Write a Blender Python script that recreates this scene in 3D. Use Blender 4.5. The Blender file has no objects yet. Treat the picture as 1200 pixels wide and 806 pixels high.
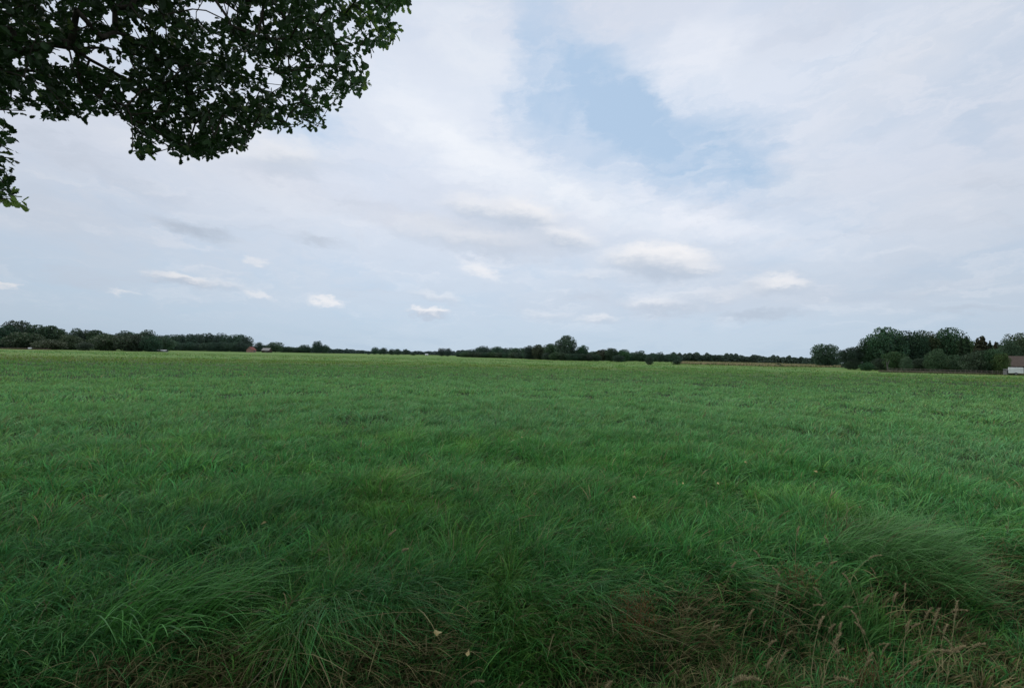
import bpy, math, random
import numpy as np
from mathutils import Matrix, Vector

rng = np.random.default_rng(7)
random.seed(7)
scene = bpy.context.scene
COL = scene.collection
EYE = 1.85
F = 550.0            # focal length in pixels of the 1200 px wide photograph
PITCH, ROLL = math.radians(1.46), math.radians(1.26)

# ------------------------------------------------------------------ helpers
def s2l(r, g, b):
    def f(c):
        c /= 255.0
        return c / 12.92 if c <= .04045 else ((c + .055) / 1.055) ** 2.4
    return (f(r), f(g), f(b))

def tag(o, label=None, cat=None, group=None, kind=None):
    if label: o['label'] = label
    if cat: o['category'] = cat
    if group: o['group'] = group
    if kind: o['kind'] = kind
    return o

def link(o, parent=None):
    COL.objects.link(o)
    if parent is not None:
        o.parent = parent
    return o

def empty(name, loc=(0, 0, 0), rz=0.0, scale=(1, 1, 1)):
    o = bpy.data.objects.new(name, None)
    o.empty_display_size = .2
    o.location = loc; o.rotation_euler = (0, 0, rz); o.scale = scale
    return link(o)

def np_mesh(name, V, faces, mat, col=None, smooth=False):
    """faces: list of (K,n) index arrays"""
    me = bpy.data.meshes.new(name)
    V = np.asarray(V, np.float32)
    me.vertices.add(len(V)); me.vertices.foreach_set('co', V.ravel())
    loops = np.concatenate([f.ravel() for f in faces]).astype(np.int32)
    starts, s = [], 0
    for f in faces:
        k, n = f.shape
        starts.append(s + np.arange(k) * n); s += k * n
    starts = np.concatenate(starts).astype(np.int32)
    me.loops.add(len(loops)); me.loops.foreach_set('vertex_index', loops)
    me.polygons.add(len(starts)); me.polygons.foreach_set('loop_start', starts)
    if smooth:
        me.polygons.foreach_set('use_smooth', np.ones(len(starts), bool))
    me.update(calc_edges=True)
    if col is not None:
        a = me.color_attributes.new('col', 'FLOAT_COLOR', 'POINT')
        c = np.ones((len(V), 4), np.float32); c[:, :3] = col
        a.data.foreach_set('color', c.ravel())
    if mat is not None:
        me.materials.append(mat)
    return me

def mesh_obj(name, me, parent=None, loc=(0, 0, 0)):
    o = bpy.data.objects.new(name, me); o.location = loc
    return link(o, parent)

class MB:
    """collects simple solids and builds ONE mesh"""
    def __init__(s): s.v = []; s.f = []
    def box(s, x0, x1, y0, y1, z0, z1):
        b = len(s.v)
        s.v += [(x0,y0,z0),(x1,y0,z0),(x1,y1,z0),(x0,y1,z0),(x0,y0,z1),(x1,y0,z1),(x1,y1,z1),(x0,y1,z1)]
        for q in ((0,3,2,1),(4,5,6,7),(0,1,5,4),(1,2,6,5),(2,3,7,6),(3,0,4,7)):
            s.f.append(tuple(b + i for i in q))
    def poly(s, pts):
        b = len(s.v); s.v += [tuple(p) for p in pts]; s.f.append(tuple(range(b, b + len(pts))))
    def tube(s, pts, rad, n=6):
        prev = None
        for i, p in enumerate(pts):
            p = Vector(p)
            a = Vector(pts[max(i-1, 0)]); c = Vector(pts[min(i+1, len(pts)-1)])
            t = (c - a).normalized()
            u = t.cross(Vector((0.13, 0.31, .94)))
            if u.length < .1: u = t.cross(Vector((1, 0, 0)))
            u.normalize(); w = t.cross(u)
            b = len(s.v)
            for k in range(n):
                an = 2 * math.pi * k / n
                s.v.append(tuple(p + (u * math.cos(an) + w * math.sin(an)) * rad[i]))
            if prev is not None:
                for k in range(n):
                    s.f.append((prev + k, prev + (k+1) % n, b + (k+1) % n, b + k))
            else:
                s.f.append(tuple(b + k for k in range(n)))
            prev = b
        s.f.append(tuple(prev + k for k in range(n)))
    def build(s, name, mat, parent=None, smooth=False):
        me = bpy.data.meshes.new(name); me.from_pydata(s.v, [], s.f)
        if mat: me.materials.append(mat)
        if smooth:
            me.polygons.foreach_set('use_smooth', [True] * len(me.polygons))
        me.update()
        return mesh_obj(name, me, parent)

# lattice noise
_L = rng.random((256, 256))
def vnoise(x, y):
    xi = np.floor(x).astype(int); yi = np.floor(y).astype(int)
    fx = x - xi; fy = y - yi
    fx = fx*fx*(3-2*fx); fy = fy*fy*(3-2*fy)
    a = _L[xi & 255, yi & 255]; b = _L[(xi+1) & 255, yi & 255]
    c = _L[xi & 255, (yi+1) & 255]; d = _L[(xi+1) & 255, (yi+1) & 255]
    return (a*(1-fx)+b*fx)*(1-fy) + (c*(1-fx)+d*fx)*fy
def fbm(x, y, o=3):
    s = 0; a = .5; t = 0
    for k in range(o):
        s = s + a * vnoise(x * 2**k + 17.3*k, y * 2**k + 9.1*k); t += a; a *= .5
    return s / t
def sstep(a, b, x):
    t = np.clip((x - a) / (b - a), 0, 1); return t*t*(3-2*t)

# ------------------------------------------------------------------ camera
cam = bpy.data.cameras.new('camera')
cam.lens = 36.0 * F / 1200.0; cam.sensor_width = 36.0
cam.clip_start = .05; cam.clip_end = 20000
cam.dof.use_dof = False
co = bpy.data.objects.new('camera', cam); link(co)
RM = Matrix.Rotation(math.pi/2 + PITCH, 4, 'X') @ Matrix.Rotation(ROLL, 4, 'Z')
co.matrix_world = Matrix.Translation((0, 0, EYE)) @ RM
scene.camera = co
R3 = np.array(RM.to_3x3())
def ray(px, py):
    d = R3 @ np.array([(px - 600) / F, -(py - 403) / F, -1.0])
    return d / d[1]                       # unit depth along world Y
def proj(P):
    q = (np.asarray(P) - np.array([0, 0, EYE])) @ R3
    z = -q[:, 2]
    zz = np.where(z > .05, z, .05)
    return np.where(z > .05, 600 + F*q[:, 0]/zz, -9999), np.where(z > .05, 403 - F*q[:, 1]/zz, -9999)
def azel(px, py):
    d = ray(px, py); return math.atan2(d[0], d[1]), math.atan2(d[2], math.hypot(d[0], d[1]))

scene.view_settings.view_transform = 'Standard'
scene.view_settings.look = 'None'
scene.view_settings.exposure = 0
scene.cycles.max_bounces = 6
scene.cycles.diffuse_bounces = 3
scene.cycles.glossy_bounces = 2
scene.cycles.transmission_bounces = 4
scene.cycles.transparent_max_bounces = 6
scene.cycles.sample_clamp_indirect = 4

# ------------------------------------------------------------------ node helpers
class NT:
    def __init__(s, tree): s.t = tree; s.n = tree.nodes; s.l = tree.links; s.n.clear()
    def new(s, typ, **kw):
        nd = s.n.new(typ)
        for k, v in kw.items(): setattr(nd, k, v)
        return nd
    def put(s, sock, v):
        if isinstance(v, bpy.types.NodeSocket): s.l.new(v, sock)
        elif v is not None:
            if isinstance(v, tuple) and len(v) == 3 and sock.type == 'RGBA': v = (*v, 1)
            sock.default_value = v
    def math(s, op, a, b=None, c=None, clamp=False):
        nd = s.new('ShaderNodeMath', operation=op, use_clamp=clamp)
        s.put(nd.inputs[0], a)
        if b is not None: s.put(nd.inputs[1], b)
        if c is not None: s.put(nd.inputs[2], c)
        return nd.outputs[0]
    def vmath(s, op, a, b=None, out=0):
        nd = s.new('ShaderNodeVectorMath', operation=op)
        s.put(nd.inputs[0], a)
        if b is not None:
            if op == 'SCALE': s.put(nd.inputs[3], b)
            else: s.put(nd.inputs[1], b)
        return nd.outputs['Value'] if op in ('LENGTH', 'DOT_PRODUCT') else nd.outputs[0]
    def mix(s, f, a, b, blend='MIX'):
        nd = s.new('ShaderNodeMix', data_type='RGBA', blend_type=blend)
        s.put(nd.inputs[0], f); s.put(nd.inputs[6], a); s.put(nd.inputs[7], b)
        return nd.outputs[2]
    def mr(s, v, a, b, c=0.0, d=1.0, smooth=True):
        nd = s.new('ShaderNodeMapRange', interpolation_type='SMOOTHSTEP' if smooth else 'LINEAR')
        s.put(nd.inputs[0], v)
        for i, x in enumerate((a, b, c, d)): s.put(nd.inputs[i+1], x)
        return nd.outputs[0]
    def noise(s, vec, scale, detail=4, rough=.55, dist=0.0, out='Fac'):
        nd = s.new('ShaderNodeTexNoise')
        s.put(nd.inputs['Vector'], vec)
        nd.inputs['Scale'].default_value = scale; nd.inputs['Detail'].default_value = detail
        nd.inputs['Roughness'].default_value = rough; nd.inputs['Distortion'].default_value = dist
        return nd.outputs[out]
    def mapping(s, vec, loc=(0,0,0), rot=(0,0,0), scale=(1,1,1), typ='POINT'):
        nd = s.new('ShaderNodeMapping', vector_type=typ)
        s.put(nd.inputs['Vector'], vec)
        if typ == 'POINT' or typ == 'TEXTURE': nd.inputs['Location'].default_value = loc
        nd.inputs['Rotation'].default_value = rot; nd.inputs['Scale'].default_value = scale
        return nd.outputs[0]
    def ramp(s, f, stops):
        nd = s.new('ShaderNodeValToRGB'); cr = nd.color_ramp
        while len(cr.elements) < len(stops): cr.elements.new(.5)
        for e, (p, c) in zip(cr.elements, stops):
            e.position = p; e.color = (*c, 1)
        s.put(nd.inputs[0], f)
        return nd.outputs[0]

def material(name):
    m = bpy.data.materials.new(name); m.use_nodes = True
    return m, NT(m.node_tree)

# ------------------------------------------------------------------ sun and sky
SUN_EL, SUN_AZ = math.radians(58), math.radians(-62)     # azimuth from +Y towards +X
sd = Vector((math.cos(SUN_EL)*math.sin(SUN_AZ), math.cos(SUN_EL)*math.cos(SUN_AZ), math.sin(SUN_EL)))
sl = bpy.data.lights.new('sun', 'SUN'); sl.energy = 1.5; sl.angle = math.radians(26); sl.color = (1, .95, .87)
so = bpy.data.objects.new('sun', sl); link(so)
so.rotation_euler = sd.to_track_quat('Z', 'Y').to_euler()

world = bpy.data.worlds.new('World'); scene.world = world; world.use_nodes = True
w = NT(world.node_tree)
SKY_K = .1
sky = w.new('ShaderNodeTexSky', sky_type='NISHITA')
sky.sun_disc = False; sky.sun_elevation = SUN_EL; sky.sun_rotation = SUN_AZ
sky.air_density = 1.0; sky.dust_density = 2.5; sky.ozone_density = 1.5
D = w.new('ShaderNodeTexCoord').outputs['Generated']
D = w.vmath('NORMALIZE', D)
sp = w.new('ShaderNodeSeparateXYZ'); w.put(sp.inputs[0], D)
dx, dy, dz = sp.outputs
az = w.math('ARCTAN2', dx, dy)
el = w.math('ARCSINE', dz)
cx = w.new('ShaderNodeCombineXYZ'); w.put(cx.inputs[0], az); w.put(cx.inputs[1], el)
AE = cx.outputs[0]
# cloud-layer plane coordinates
zc = w.math('ADD', w.math('MAXIMUM', dz, 0.0), .12)
cp = w.new('ShaderNodeCombineXYZ')
w.put(cp.inputs[0], w.math('DIVIDE', dx, zc)); w.put(cp.inputs[1], w.math('DIVIDE', dy, zc))
PL = cp.outputs[0]
# warped angular coordinates for the individual clouds
AS = w.mapping(AE, scale=(1.0, 2.2, 1))
n1 = w.noise(AS, 7.0, 5, .6, out='Color'); n2 = w.noise(AS, 26.0, 4, .6, out='Color')
n1 = w.vmath('SUBTRACT', n1, (.5, .5, .5)); n2 = w.vmath('SUBTRACT', n2, (.5, .5, .5))
warp = w.vmath('ADD', w.vmath('MULTIPLY', n1, (.22, .085, 0)), w.vmath('MULTIPLY', n2, (.055, .028, 0)))
WA = w.vmath('ADD', AE, warp)
n3 = w.vmath('SUBTRACT', w.noise(AS, 70.0, 3, .6, out='Color'), (.5, .5, .5))
warp_s = w.vmath('ADD', w.vmath('MULTIPLY', n1, (.06, .02, 0)), w.vmath('ADD', w.vmath('MULTIPLY', n2, (.06, .035, 0)), w.vmath('MULTIPLY', n3, (.016, .011, 0))))
WS = w.vmath('ADD', AE, warp_s)

def C(r, g, b):
    c = s2l(r, g, b); return tuple(x * m_ / SKY_K for x, m_ in zip(c, (1.0, 1.012, 1.015)))
eln = w.math('DIVIDE', el, math.pi/2)
veil = w.ramp(w.math('MULTIPLY', eln, 1.0), [
    (0.0, s2l(191, 206, 221)), (.045, s2l(196, 210, 226)), (.11, s2l(206, 216, 231)), (.2, s2l(216, 222, 236)),
    (.32, s2l(220, 226, 239)), (.46, s2l(206, 212, 227)), (.65, s2l(196, 201, 214)), (1.0, s2l(186, 190, 204))])
veil = w.vmath('MULTIPLY', veil, tuple(m_ / SKY_K for m_ in (1.005, 1.025, 1.03)))
blue = w.mix(.72, sky.outputs[0], C(192, 217, 243))
# streaky texture of the high veil
pn = w.noise(w.mapping(PL, rot=(0, 0, math.radians(35)), scale=(1.0, .45, 1)), 1.5, 6, .6, .6)
pn2 = w.noise(PL, .55, 3, .5, .3)
cover = w.math('ADD', w.mr(pn, .34, .56, .74, 1.0), w.mr(pn2, .4, .6, -.12, .06))

CH = [cover]
def blob(px, py, wx, wy, rot=0, soft=.9, src=None, inner=0.0):
    """soft elliptical mask in sky angles; sizes in photo pixels (half axes)"""
    a, e = azel(px, py)
    sc = 1 / F * math.cos(a) ** 1.4
    # chained to the running result so that the evaluation stays in sequence
    nd = w.new('ShaderNodeVectorMath', operation='MULTIPLY_ADD')
    w.put(nd.inputs[0], CH[0]); nd.inputs[1].default_value = (1e-7, 1e-7, 1e-7); w.put(nd.inputs[2], src or WA)
    v = w.mapping(nd.outputs[0], loc=(a, e, 0), rot=(0, 0, math.radians(rot)), scale=(wx*sc, wy*sc, 1), typ='TEXTURE')
    d = w.vmath('LENGTH', v)
    return w.mr(d, 1.0, 1.0 - soft, 0.0, 1.0), v

# holes of blue in the veil
for (px, py, a, b, r, amt) in [
        (800, 165, 160, 80, -22, .62), (700, 90, 110, 60, -35, .7), (640, 40, 70, 45, -50, .5), (850, 185, 100, 45, -15, .3),
        (365, 155, 75, 45, 10, .55), (1175, 150, 60, 60, 30, .35), (735, 240, 70, 30, -15, .45),
        (690, 215, 100, 35, -25, .45), (715, 160, 130, 60, -22, .45), (620, 120, 80, 50, -40, .45), (900, 215, 90, 40, -10, .35), (750, 150, 240, 110, -28, .22), (60, 390, 170, 45, 0, .45), (330, 385, 300, 45, 0, .45), (1010, 340, 60, 18, 5, .2),
        (20, 320, 120, 60, 0, .3), (640, 220, 60, 25, -30, .45), (560, 180, 60, 25, -30, .25)]:
    m, _ = blob(px, py, a, b, r)
    cover = w.math('SUBTRACT', cover, w.math('MULTIPLY', m, amt)); CH[0] = cover
cover = w.math('ADD', cover, w.mr(w.noise(w.mapping(WA, rot=(0, 0, math.radians(28)), scale=(1, 2.6, 1)), 9.0, 6, .65, .5), .42, .72, 0, .38), clamp=True)
skyc = w.mix(cover, blue, veil); CH[0] = skyc
# brighter and greyer sheets of high cloud
fib = w.noise(w.mapping(WA, rot=(0, 0, math.radians(20)), scale=(1.0, 3.2, 1)), 5.0, 6, .62, .3)
for (px, py, a, b, r, amt, colr, soft) in [
        (540, 175, 200, 50, -26, .9, (238, 241, 248), 1), (800, 250, 230, 34, -18, .85, (234, 237, 246), 1), (660, 225, 200, 24, -22, .8, (237, 240, 247), 1),
        (820, 70, 75, 55, 20, .75, (232, 235, 244), 1), (545, 45, 90, 70, -40, .6, (231, 235, 243), 1),
        (720, 20, 160, 40, 0, .45, (212, 217, 230), 1), (1040, 95, 180, 60, 25, .5, (226, 229, 238), 1),
        (1110, 240, 170, 90, 0, .35, (222, 225, 234), 1), (950, 210, 90, 60, 0, .4, (216, 221, 232), 1),
        (350, 240, 160, 50, -8, .4, (230, 233, 241), 1), (250, 170, 190, 40, 5, .6, (234, 236, 243), 1),
        (930, 40, 110, 50, 10, .4, (206, 212, 226), 1), (450, 250, 90, 25, -5, .45, (200, 204, 216), 1),
        (590, 285, 120, 28, -4, .55, (196, 202, 214), 1), (330, 215, 130, 25, -5, .35, (202, 207, 220), 1),
        (1050, 330, 200, 60, 0, .35, (198, 203, 215), 1), (100, 250, 160, 60, 0, .3, (203, 209, 222), 1),
        (760, 355, 260, 40, 0, .35, (200, 205, 218), 1), (150, 210, 140, 18, -10, .35, (196, 203, 217), 1)]:
    m, _ = blob(px, py, a, b, r, soft)
    m = w.math('MULTIPLY', m, w.mr(fib, .25, .62, amt * .45, amt * 1.15), clamp=True)
    skyc = w.mix(m, skyc, C(*colr)); CH[0] = skyc
# layered streets of low cloud above the horizon
ly = w.noise(w.mapping(WA, rot=(0, 0, math.radians(-4)), scale=(1.0, 4.2, 1)), 6.5, 7, .6, .4)
band = w.math('MULTIPLY', w.mr(el, math.radians(1.5), math.radians(6)), w.mr(el, math.radians(27), math.radians(15)))
skyc = w.mix(w.math('MULTIPLY', w.mr(ly, .5, .75, 0, .4), band), skyc, C(196, 205, 220))
skyc = w.mix(w.math('MULTIPLY', w.mr(ly, .5, .28, 0, .38), band), skyc, C(233, 236, 244))
# small grey lens clouds
for (px, py, a, b, r, amt, colr) in [
        (590, 262, 190, 46, -8, .5, (203, 210, 224)), (790, 312, 150, 44, -4, .5, (204, 211, 224)), (900, 345, 120, 34, 0, .4, (202, 209, 222)),
        (232, 270, 62, 15, -9, .75, (182, 192, 207)), (370, 281, 36, 11, -4, .6, (187, 196, 210)),
        (885, 370, 75, 10, 3, .6, (180, 191, 207)), (790, 362, 60, 13, 0, .45, (184, 194, 209)),
        (1130, 362, 60, 9, 0, .35, (184, 193, 208)), (690, 347, 40, 9, 0, .3, (190, 198, 212)),
        (520, 262, 70, 14, -5, .35, (190, 197, 210))]:
    m, _ = blob(px, py, a, b, r, .95, WS)
    skyc = w.mix(w.math('MULTIPLY', m, amt), skyc, C(*colr)); CH[0] = skyc
# cumulus: bright heads, grey undersides
for (px, py, a, b, r, amt, soft) in [
        (556, 244, 54, 20, -8, .7, .8), (616, 252, 60, 26, -7, .9, .7), (664, 280, 54, 20, -8, .75, .75), (500, 268, 90, 24, -4, .4, .95), (560, 282, 100, 18, -3, .45, .9),
        (778, 306, 68, 30, -6, 1.0, .55), (738, 302, 48, 20, 0, .6, .9), (820, 316, 40, 14, -6, .6, .9), (908, 334, 48, 18, -4, .75, .8), (920, 330, 28, 12, -4, .5, .9), (700, 322, 60, 12, 0, .35, .95), (840, 345, 80, 12, 0, .35, .95),
        (765, 356, 50, 14, 0, .55, .8), (845, 352, 34, 11, 0, .4, .9), (212, 328, 46, 12, -5, .9, .7), (255, 333, 50, 12, -5, .5, .95),
        (385, 354, 28, 8, -2, .85, .75), (500, 367, 32, 9, -2, 1.0, .65), (144, 343, 24, 6, -4, .55, .9),
        (565, 318, 30, 15, -25, .75, .8), (3, 333, 16, 7, 0, .7, .7), (700, 375, 36, 9, 0, .6, .8), (640, 370, 40, 9, 0, .35, .9),
        (510, 348, 50, 10, -8, .45, .9), (305, 346, 26, 7, -4, .6, .8), (295, 306, 18, 6, -4, .5, .8), (340, 185, 75, 30, 5, .65, .9)]:
    m, v = blob(px, py, a, b, r, soft, WS)
    sv = w.new('ShaderNodeSeparateXYZ'); w.put(sv.inputs[0], v)
    big = a > 30
    top = w.mr(sv.outputs[1], -.55 if big else -1.2, .5 if big else .1)
    cc = w.mix(top, C(188, 199, 215) if big else C(214, 221, 232), C(240, 239, 242))
    skyc = w.mix(w.math('MULTIPLY', m, amt), skyc, cc); CH[0] = skyc
# the sky is a little duller away from the bright middle
skyc = w.vmath('SCALE', skyc, w.math('MULTIPLY', w.mr(w.math('ABSOLUTE', w.math('SUBTRACT', az, .08)), .25, 1.1, 1.02, .87), 1.0))
# below the horizon: dull green-grey bounce
skyc = w.mix(w.mr(dz, -.02, -.004), (.6, .8, .5), skyc)
bg = w.new('ShaderNodeBackground'); w.put(bg.inputs[0], skyc); bg.inputs[1].default_value = SKY_K
wo = w.new('ShaderNodeOutputWorld'); w.l.new(bg.outputs[0], wo.inputs[0])
world.cycles.sampling_method = 'MANUAL'; world.cycles.sample_map_resolution = 256

# ------------------------------------------------------------------ materials
def leafy(name, tint=(1, 1, 1), rough=.5, trans=.25, spec=.35, rnd=.0, haze=0.0):
    m, t = material(name)
    a = t.new('ShaderNodeAttribute', attribute_name='col')
    c = t.mix(1.0, a.outputs['Color'], tint, 'MULTIPLY')
    if rnd:
        oi = t.new('ShaderNodeObjectInfo')
        hs = t.new('ShaderNodeHueSaturation')
        t.put(hs.inputs['Hue'], t.mr(oi.outputs['Random'], 0, 1, .5 - rnd*.16, .5 + rnd*.1, False))
        t.put(hs.inputs['Value'], t.mr(t.math('FRACT', t.math('MULTIPLY', oi.outputs['Random'], 7.3)), 0, 1, 1 - rnd, 1 + rnd, False))
        t.put(hs.inputs['Saturation'], t.mr(t.math('FRACT', t.math('MULTIPLY', oi.outputs['Random'], 3.7)), 0, 1, 1 - rnd, 1 + rnd*.5, False))
        t.put(hs.inputs['Color'], c); c = hs.outputs[0]
    if rnd:
        c = t.mix(1.0, c, oi.outputs['Color'], 'MULTIPLY')
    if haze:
        c = t.mix(haze, c, (.14, .19, .22))  # distance haze painted in: bluish grey mixed into the leaf colour
    p = t.new('ShaderNodeBsdfPrincipled')
    t.put(p.inputs['Base Color'], c); p.inputs['Roughness'].default_value = rough
    p.inputs['Specular IOR Level'].default_value = spec
    tr = t.new('ShaderNodeBsdfTranslucent'); t.put(tr.inputs[0], c)
    mx = t.new('ShaderNodeMixShader'); mx.inputs[0].default_value = trans
    t.l.new(p.outputs[0], mx.inputs[1]); t.l.new(tr.outputs[0], mx.inputs[2])
    o = t.new('ShaderNodeOutputMaterial'); t.l.new(mx.outputs[0], o.inputs[0])
    return m

def plain(name, c1, c2, scale=3.0, rough=.8, bump=.2, detail=5, stretch=(1, 1, 1), spec=.3):
    m, t = material(name)
    tc = t.new('ShaderNodeTexCoord').outputs['Object']
    v = t.mapping(tc, scale=stretch)
    n = t.noise(v, scale, detail, .6)
    c = t.mix(t.mr(n, .3, .7), c1, c2)
    p = t.new('ShaderNodeBsdfPrincipled')
    t.put(p.inputs['Base Color'], c); p.inputs['Roughness'].default_value = rough
    p.inputs['Specular IOR Level'].default_value = spec
    b = t.new('ShaderNodeBump'); b.inputs['Strength'].default_value = bump; b.inputs['Distance'].default_value = .05
    t.l.new(n, b.inputs['Height']); t.l.new(b.outputs[0], p.inputs['Normal'])
    o = t.new('ShaderNodeOutputMaterial'); t.l.new(p.outputs[0], o.inputs[0])
    return m

M_grass = leafy('grass blades', rough=.45, trans=.38, spec=.22)
M_leaf_near = leafy('oak leaves', rough=.45, trans=.34, spec=.4)
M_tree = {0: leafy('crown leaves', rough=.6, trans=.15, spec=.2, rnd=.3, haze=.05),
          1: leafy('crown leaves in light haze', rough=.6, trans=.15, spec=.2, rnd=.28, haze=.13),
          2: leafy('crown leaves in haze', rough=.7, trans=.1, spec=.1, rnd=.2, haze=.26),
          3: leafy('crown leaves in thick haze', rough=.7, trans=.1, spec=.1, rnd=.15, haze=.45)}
M_conifer = leafy('conifer needles', tint=(.75, .62, .75), rough=.7, trans=.05, spec=.15, rnd=.2, haze=.02)
M_willow = leafy('silvery willow leaves', tint=(1.6, 1.45, 1.8), rough=.6, trans=.15, spec=.3, rnd=.08, haze=.05)
M_bark = plain('bark', (.035, .028, .02), (.09, .075, .055), 9, .9, .8, 6, (1, 1, .25))
M_pale_bark = plain('pale bark', (.06, .06, .055), (.12, .11, .10), 5, .9, .4)
M_soil = plain('soil', (.018, .02, .01), (.04, .04, .02), 14, .95, .8)
M_straw = plain('dry straw', (.24, .17, .08), (.4, .31, .17), 30, .7, .2)
M_stem = plain('green stem', (.16, .17, .07), (.34, .28, .14), 20, .6, .1)
M_yellow = plain('withered leaf', (.34, .26, .09), (.5, .42, .2), 25, .6, .2)
M_roof_red = plain('red tiles', (.2, .06, .05), (.26, .09, .075), 2, .7, .3)
M_pink_wall = plain('pale red brick', (.34, .17, .15), (.4, .22, .2), 3, .8, .2)
M_roof_brown = plain('brown tiles', (.055, .042, .034), (.10, .078, .064), 2.5, .8, .5, 5, (1, 3, 1))
M_brick = plain('dark brick', (.05, .035, .03), (.08, .055, .045), 6, .85, .3)
M_white = plain('white paint', (.6, .62, .64), (.75, .77, .78), 1.2, .5, .02)
M_grey = plain('grey sheet metal', (.13, .13, .135), (.2, .2, .2), 2, .6, .1)
M_glass = plain('dark window glass', (.02, .025, .03), (.04, .045, .05), 1, .1, 0, 2, (1, 1, 1), .6)
M_rubber = plain('black rubber', (.015, .015, .015), (.03, .03, .03), 8, .8, .1)
M_wood = plain('weathered wood', (.1, .085, .07), (.2, .175, .15), 6, .85, .4, 5, (1, 1, .2))

# ground ---------------------------------------------------------------------
def far_green(t, pos):
    """green of the meadow, drifting with the place"""
    sp_ = t.new('ShaderNodeSeparateXYZ'); t.put(sp_.inputs[0], pos)
    return sp_
M_ground, t = material('meadow ground')
pos = t.new('ShaderNodeNewGeometry').outputs['Position']
sp_ = t.new('ShaderNodeSeparateXYZ'); t.put(sp_.inputs[0], pos)
nA = t.noise(t.mapping(pos, scale=(.35, 1, 1)), .035, 4, .6)
nB = t.noise(pos, .6, 5, .6)
nC = t.noise(pos, 9, 4, .65)
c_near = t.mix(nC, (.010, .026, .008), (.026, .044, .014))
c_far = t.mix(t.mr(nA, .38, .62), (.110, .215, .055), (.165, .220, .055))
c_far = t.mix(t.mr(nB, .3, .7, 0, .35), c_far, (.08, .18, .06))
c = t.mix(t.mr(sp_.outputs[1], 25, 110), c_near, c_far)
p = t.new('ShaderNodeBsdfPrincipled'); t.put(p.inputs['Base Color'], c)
p.inputs['Roughness'].default_value = .9; p.inputs['Specular IOR Level'].default_value = .1
b = t.new('ShaderNodeBump'); b.inputs['Strength'].default_value = .8; b.inputs['Distance'].default_value = .15
t.l.new(nB, b.inputs['Height']); t.l.new(b.outputs[0], p.inputs['Normal'])
o = t.new('ShaderNodeOutputMaterial'); t.l.new(p.outputs[0], o.inputs[0])

def edge_s(x, y):          # signed distance beyond the ditch edge (positive = in the meadow)
    return (y - (3.42 + .24 * x) - .25*(fbm(x*.9+3, y*.2+5, 2)-.5)) / 1.028
def ground_z(x, y, fade=True):
    s = edge_s(x, y)
    z = .15 * (fbm(x*.8, y*.8, 3) - .5) * sstep(0, 3, s) * np.exp(-(x*x + y*y) / 18**2)
    ditch = sstep(.12, -.45, s) * sstep(-1.45, -.85, s)
    z = z - .34 * ditch
    return z

def axis(lo, hi, n, k):
    a = np.arcsinh(lo / k); b_ = np.arcsinh(hi / k)
    return np.sinh(np.linspace(a, b_, n)) * k
gx = axis(-6000, 6000, 340, 2.2); gy = axis(-800, 9000, 340, 2.2) + 2.6
GX, GY = np.meshgrid(gx, gy)
GZ = ground_z(GX, GY)
V = np.stack([GX, GY, GZ], -1).reshape(-1, 3)
n_ = len(gx)
I = (np.arange(len(gy)-1)[:, None] * n_ + np.arange(n_-1)[None]).ravel()
ground = mesh_obj('ground', np_mesh('ground', V, [np.stack([I, I+1, I+n_+1, I+n_], -1)], M_ground, smooth=True))
tag(ground, 'flat green meadow ground reaching to the horizon', 'ground', kind='structure')

# ------------------------------------------------------------------ blades of grass
def blades(P, h, wd, lean_dir, lean, droop, S, col, face=None, tipcol=None, curl=None, kb=.34):
    """P (N,3) bases. returns V, faces, col"""
    N = len(P)
    tt = np.linspace(0, 1, S + 1)
    ld = np.stack([np.cos(lean_dir), np.sin(lean_dir), np.zeros(N)], -1)
    if face is None: face = rng.uniform(0, 2*np.pi, N)
    sd_ = np.stack([np.cos(face), np.sin(face), rng.normal(0, .15, N)], -1)
    V = np.empty((N, S+1, 2, 3), np.float32)
    cc = np.empty((N, S+1, 2, 3), np.float32)
    for i, u in enumerate(tt):
        out = h * lean * u**1.7
        up = h * (u - droop * u**2.6)
        c = P + ld * out[:, None]; c[:, 2] += up
        if curl is not None:
            c[:, 0] += -ld[:, 1] * curl * h * u*u; c[:, 1] += ld[:, 0] * curl * h * u*u
        wi = wd * (1 - .9 * u**1.6) * (.55 + .45 * min(1, u*4)) * .5
        V[:, i, 0] = c - sd_ * wi[:, None]; V[:, i, 1] = c + sd_ * wi[:, None]
        k = kb + (1.06 - kb) * u**.9  # shade between the blades painted in: colour darkens towards the base
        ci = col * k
        if tipcol is not None: ci = ci + (tipcol - ci) * (max(0, u - .6) * 1.2)
        cc[:, i, 0] = ci; cc[:, i, 1] = ci
    base = np.arange(N)[:, None] * (S+1) * 2 + np.arange(S)[None] * 2
    b0 = base.ravel()
    Fq = np.stack([b0, b0+1, b0+3, b0+2], -1)
    return V.reshape(-1, 3), Fq, cc.reshape(-1, 3)

class Acc:
    def __init__(s): s.V = []; s.F = []; s.C = []; s.n = 0
    def add(s, V, Fq, C_):
        s.V.append(V); s.F.append(Fq + s.n); s.C.append(C_); s.n += len(V)
    def mesh(s, name, mat):
        return np_mesh(name, np.concatenate(s.V), [np.concatenate(s.F)], mat, np.concatenate(s.C))

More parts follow.
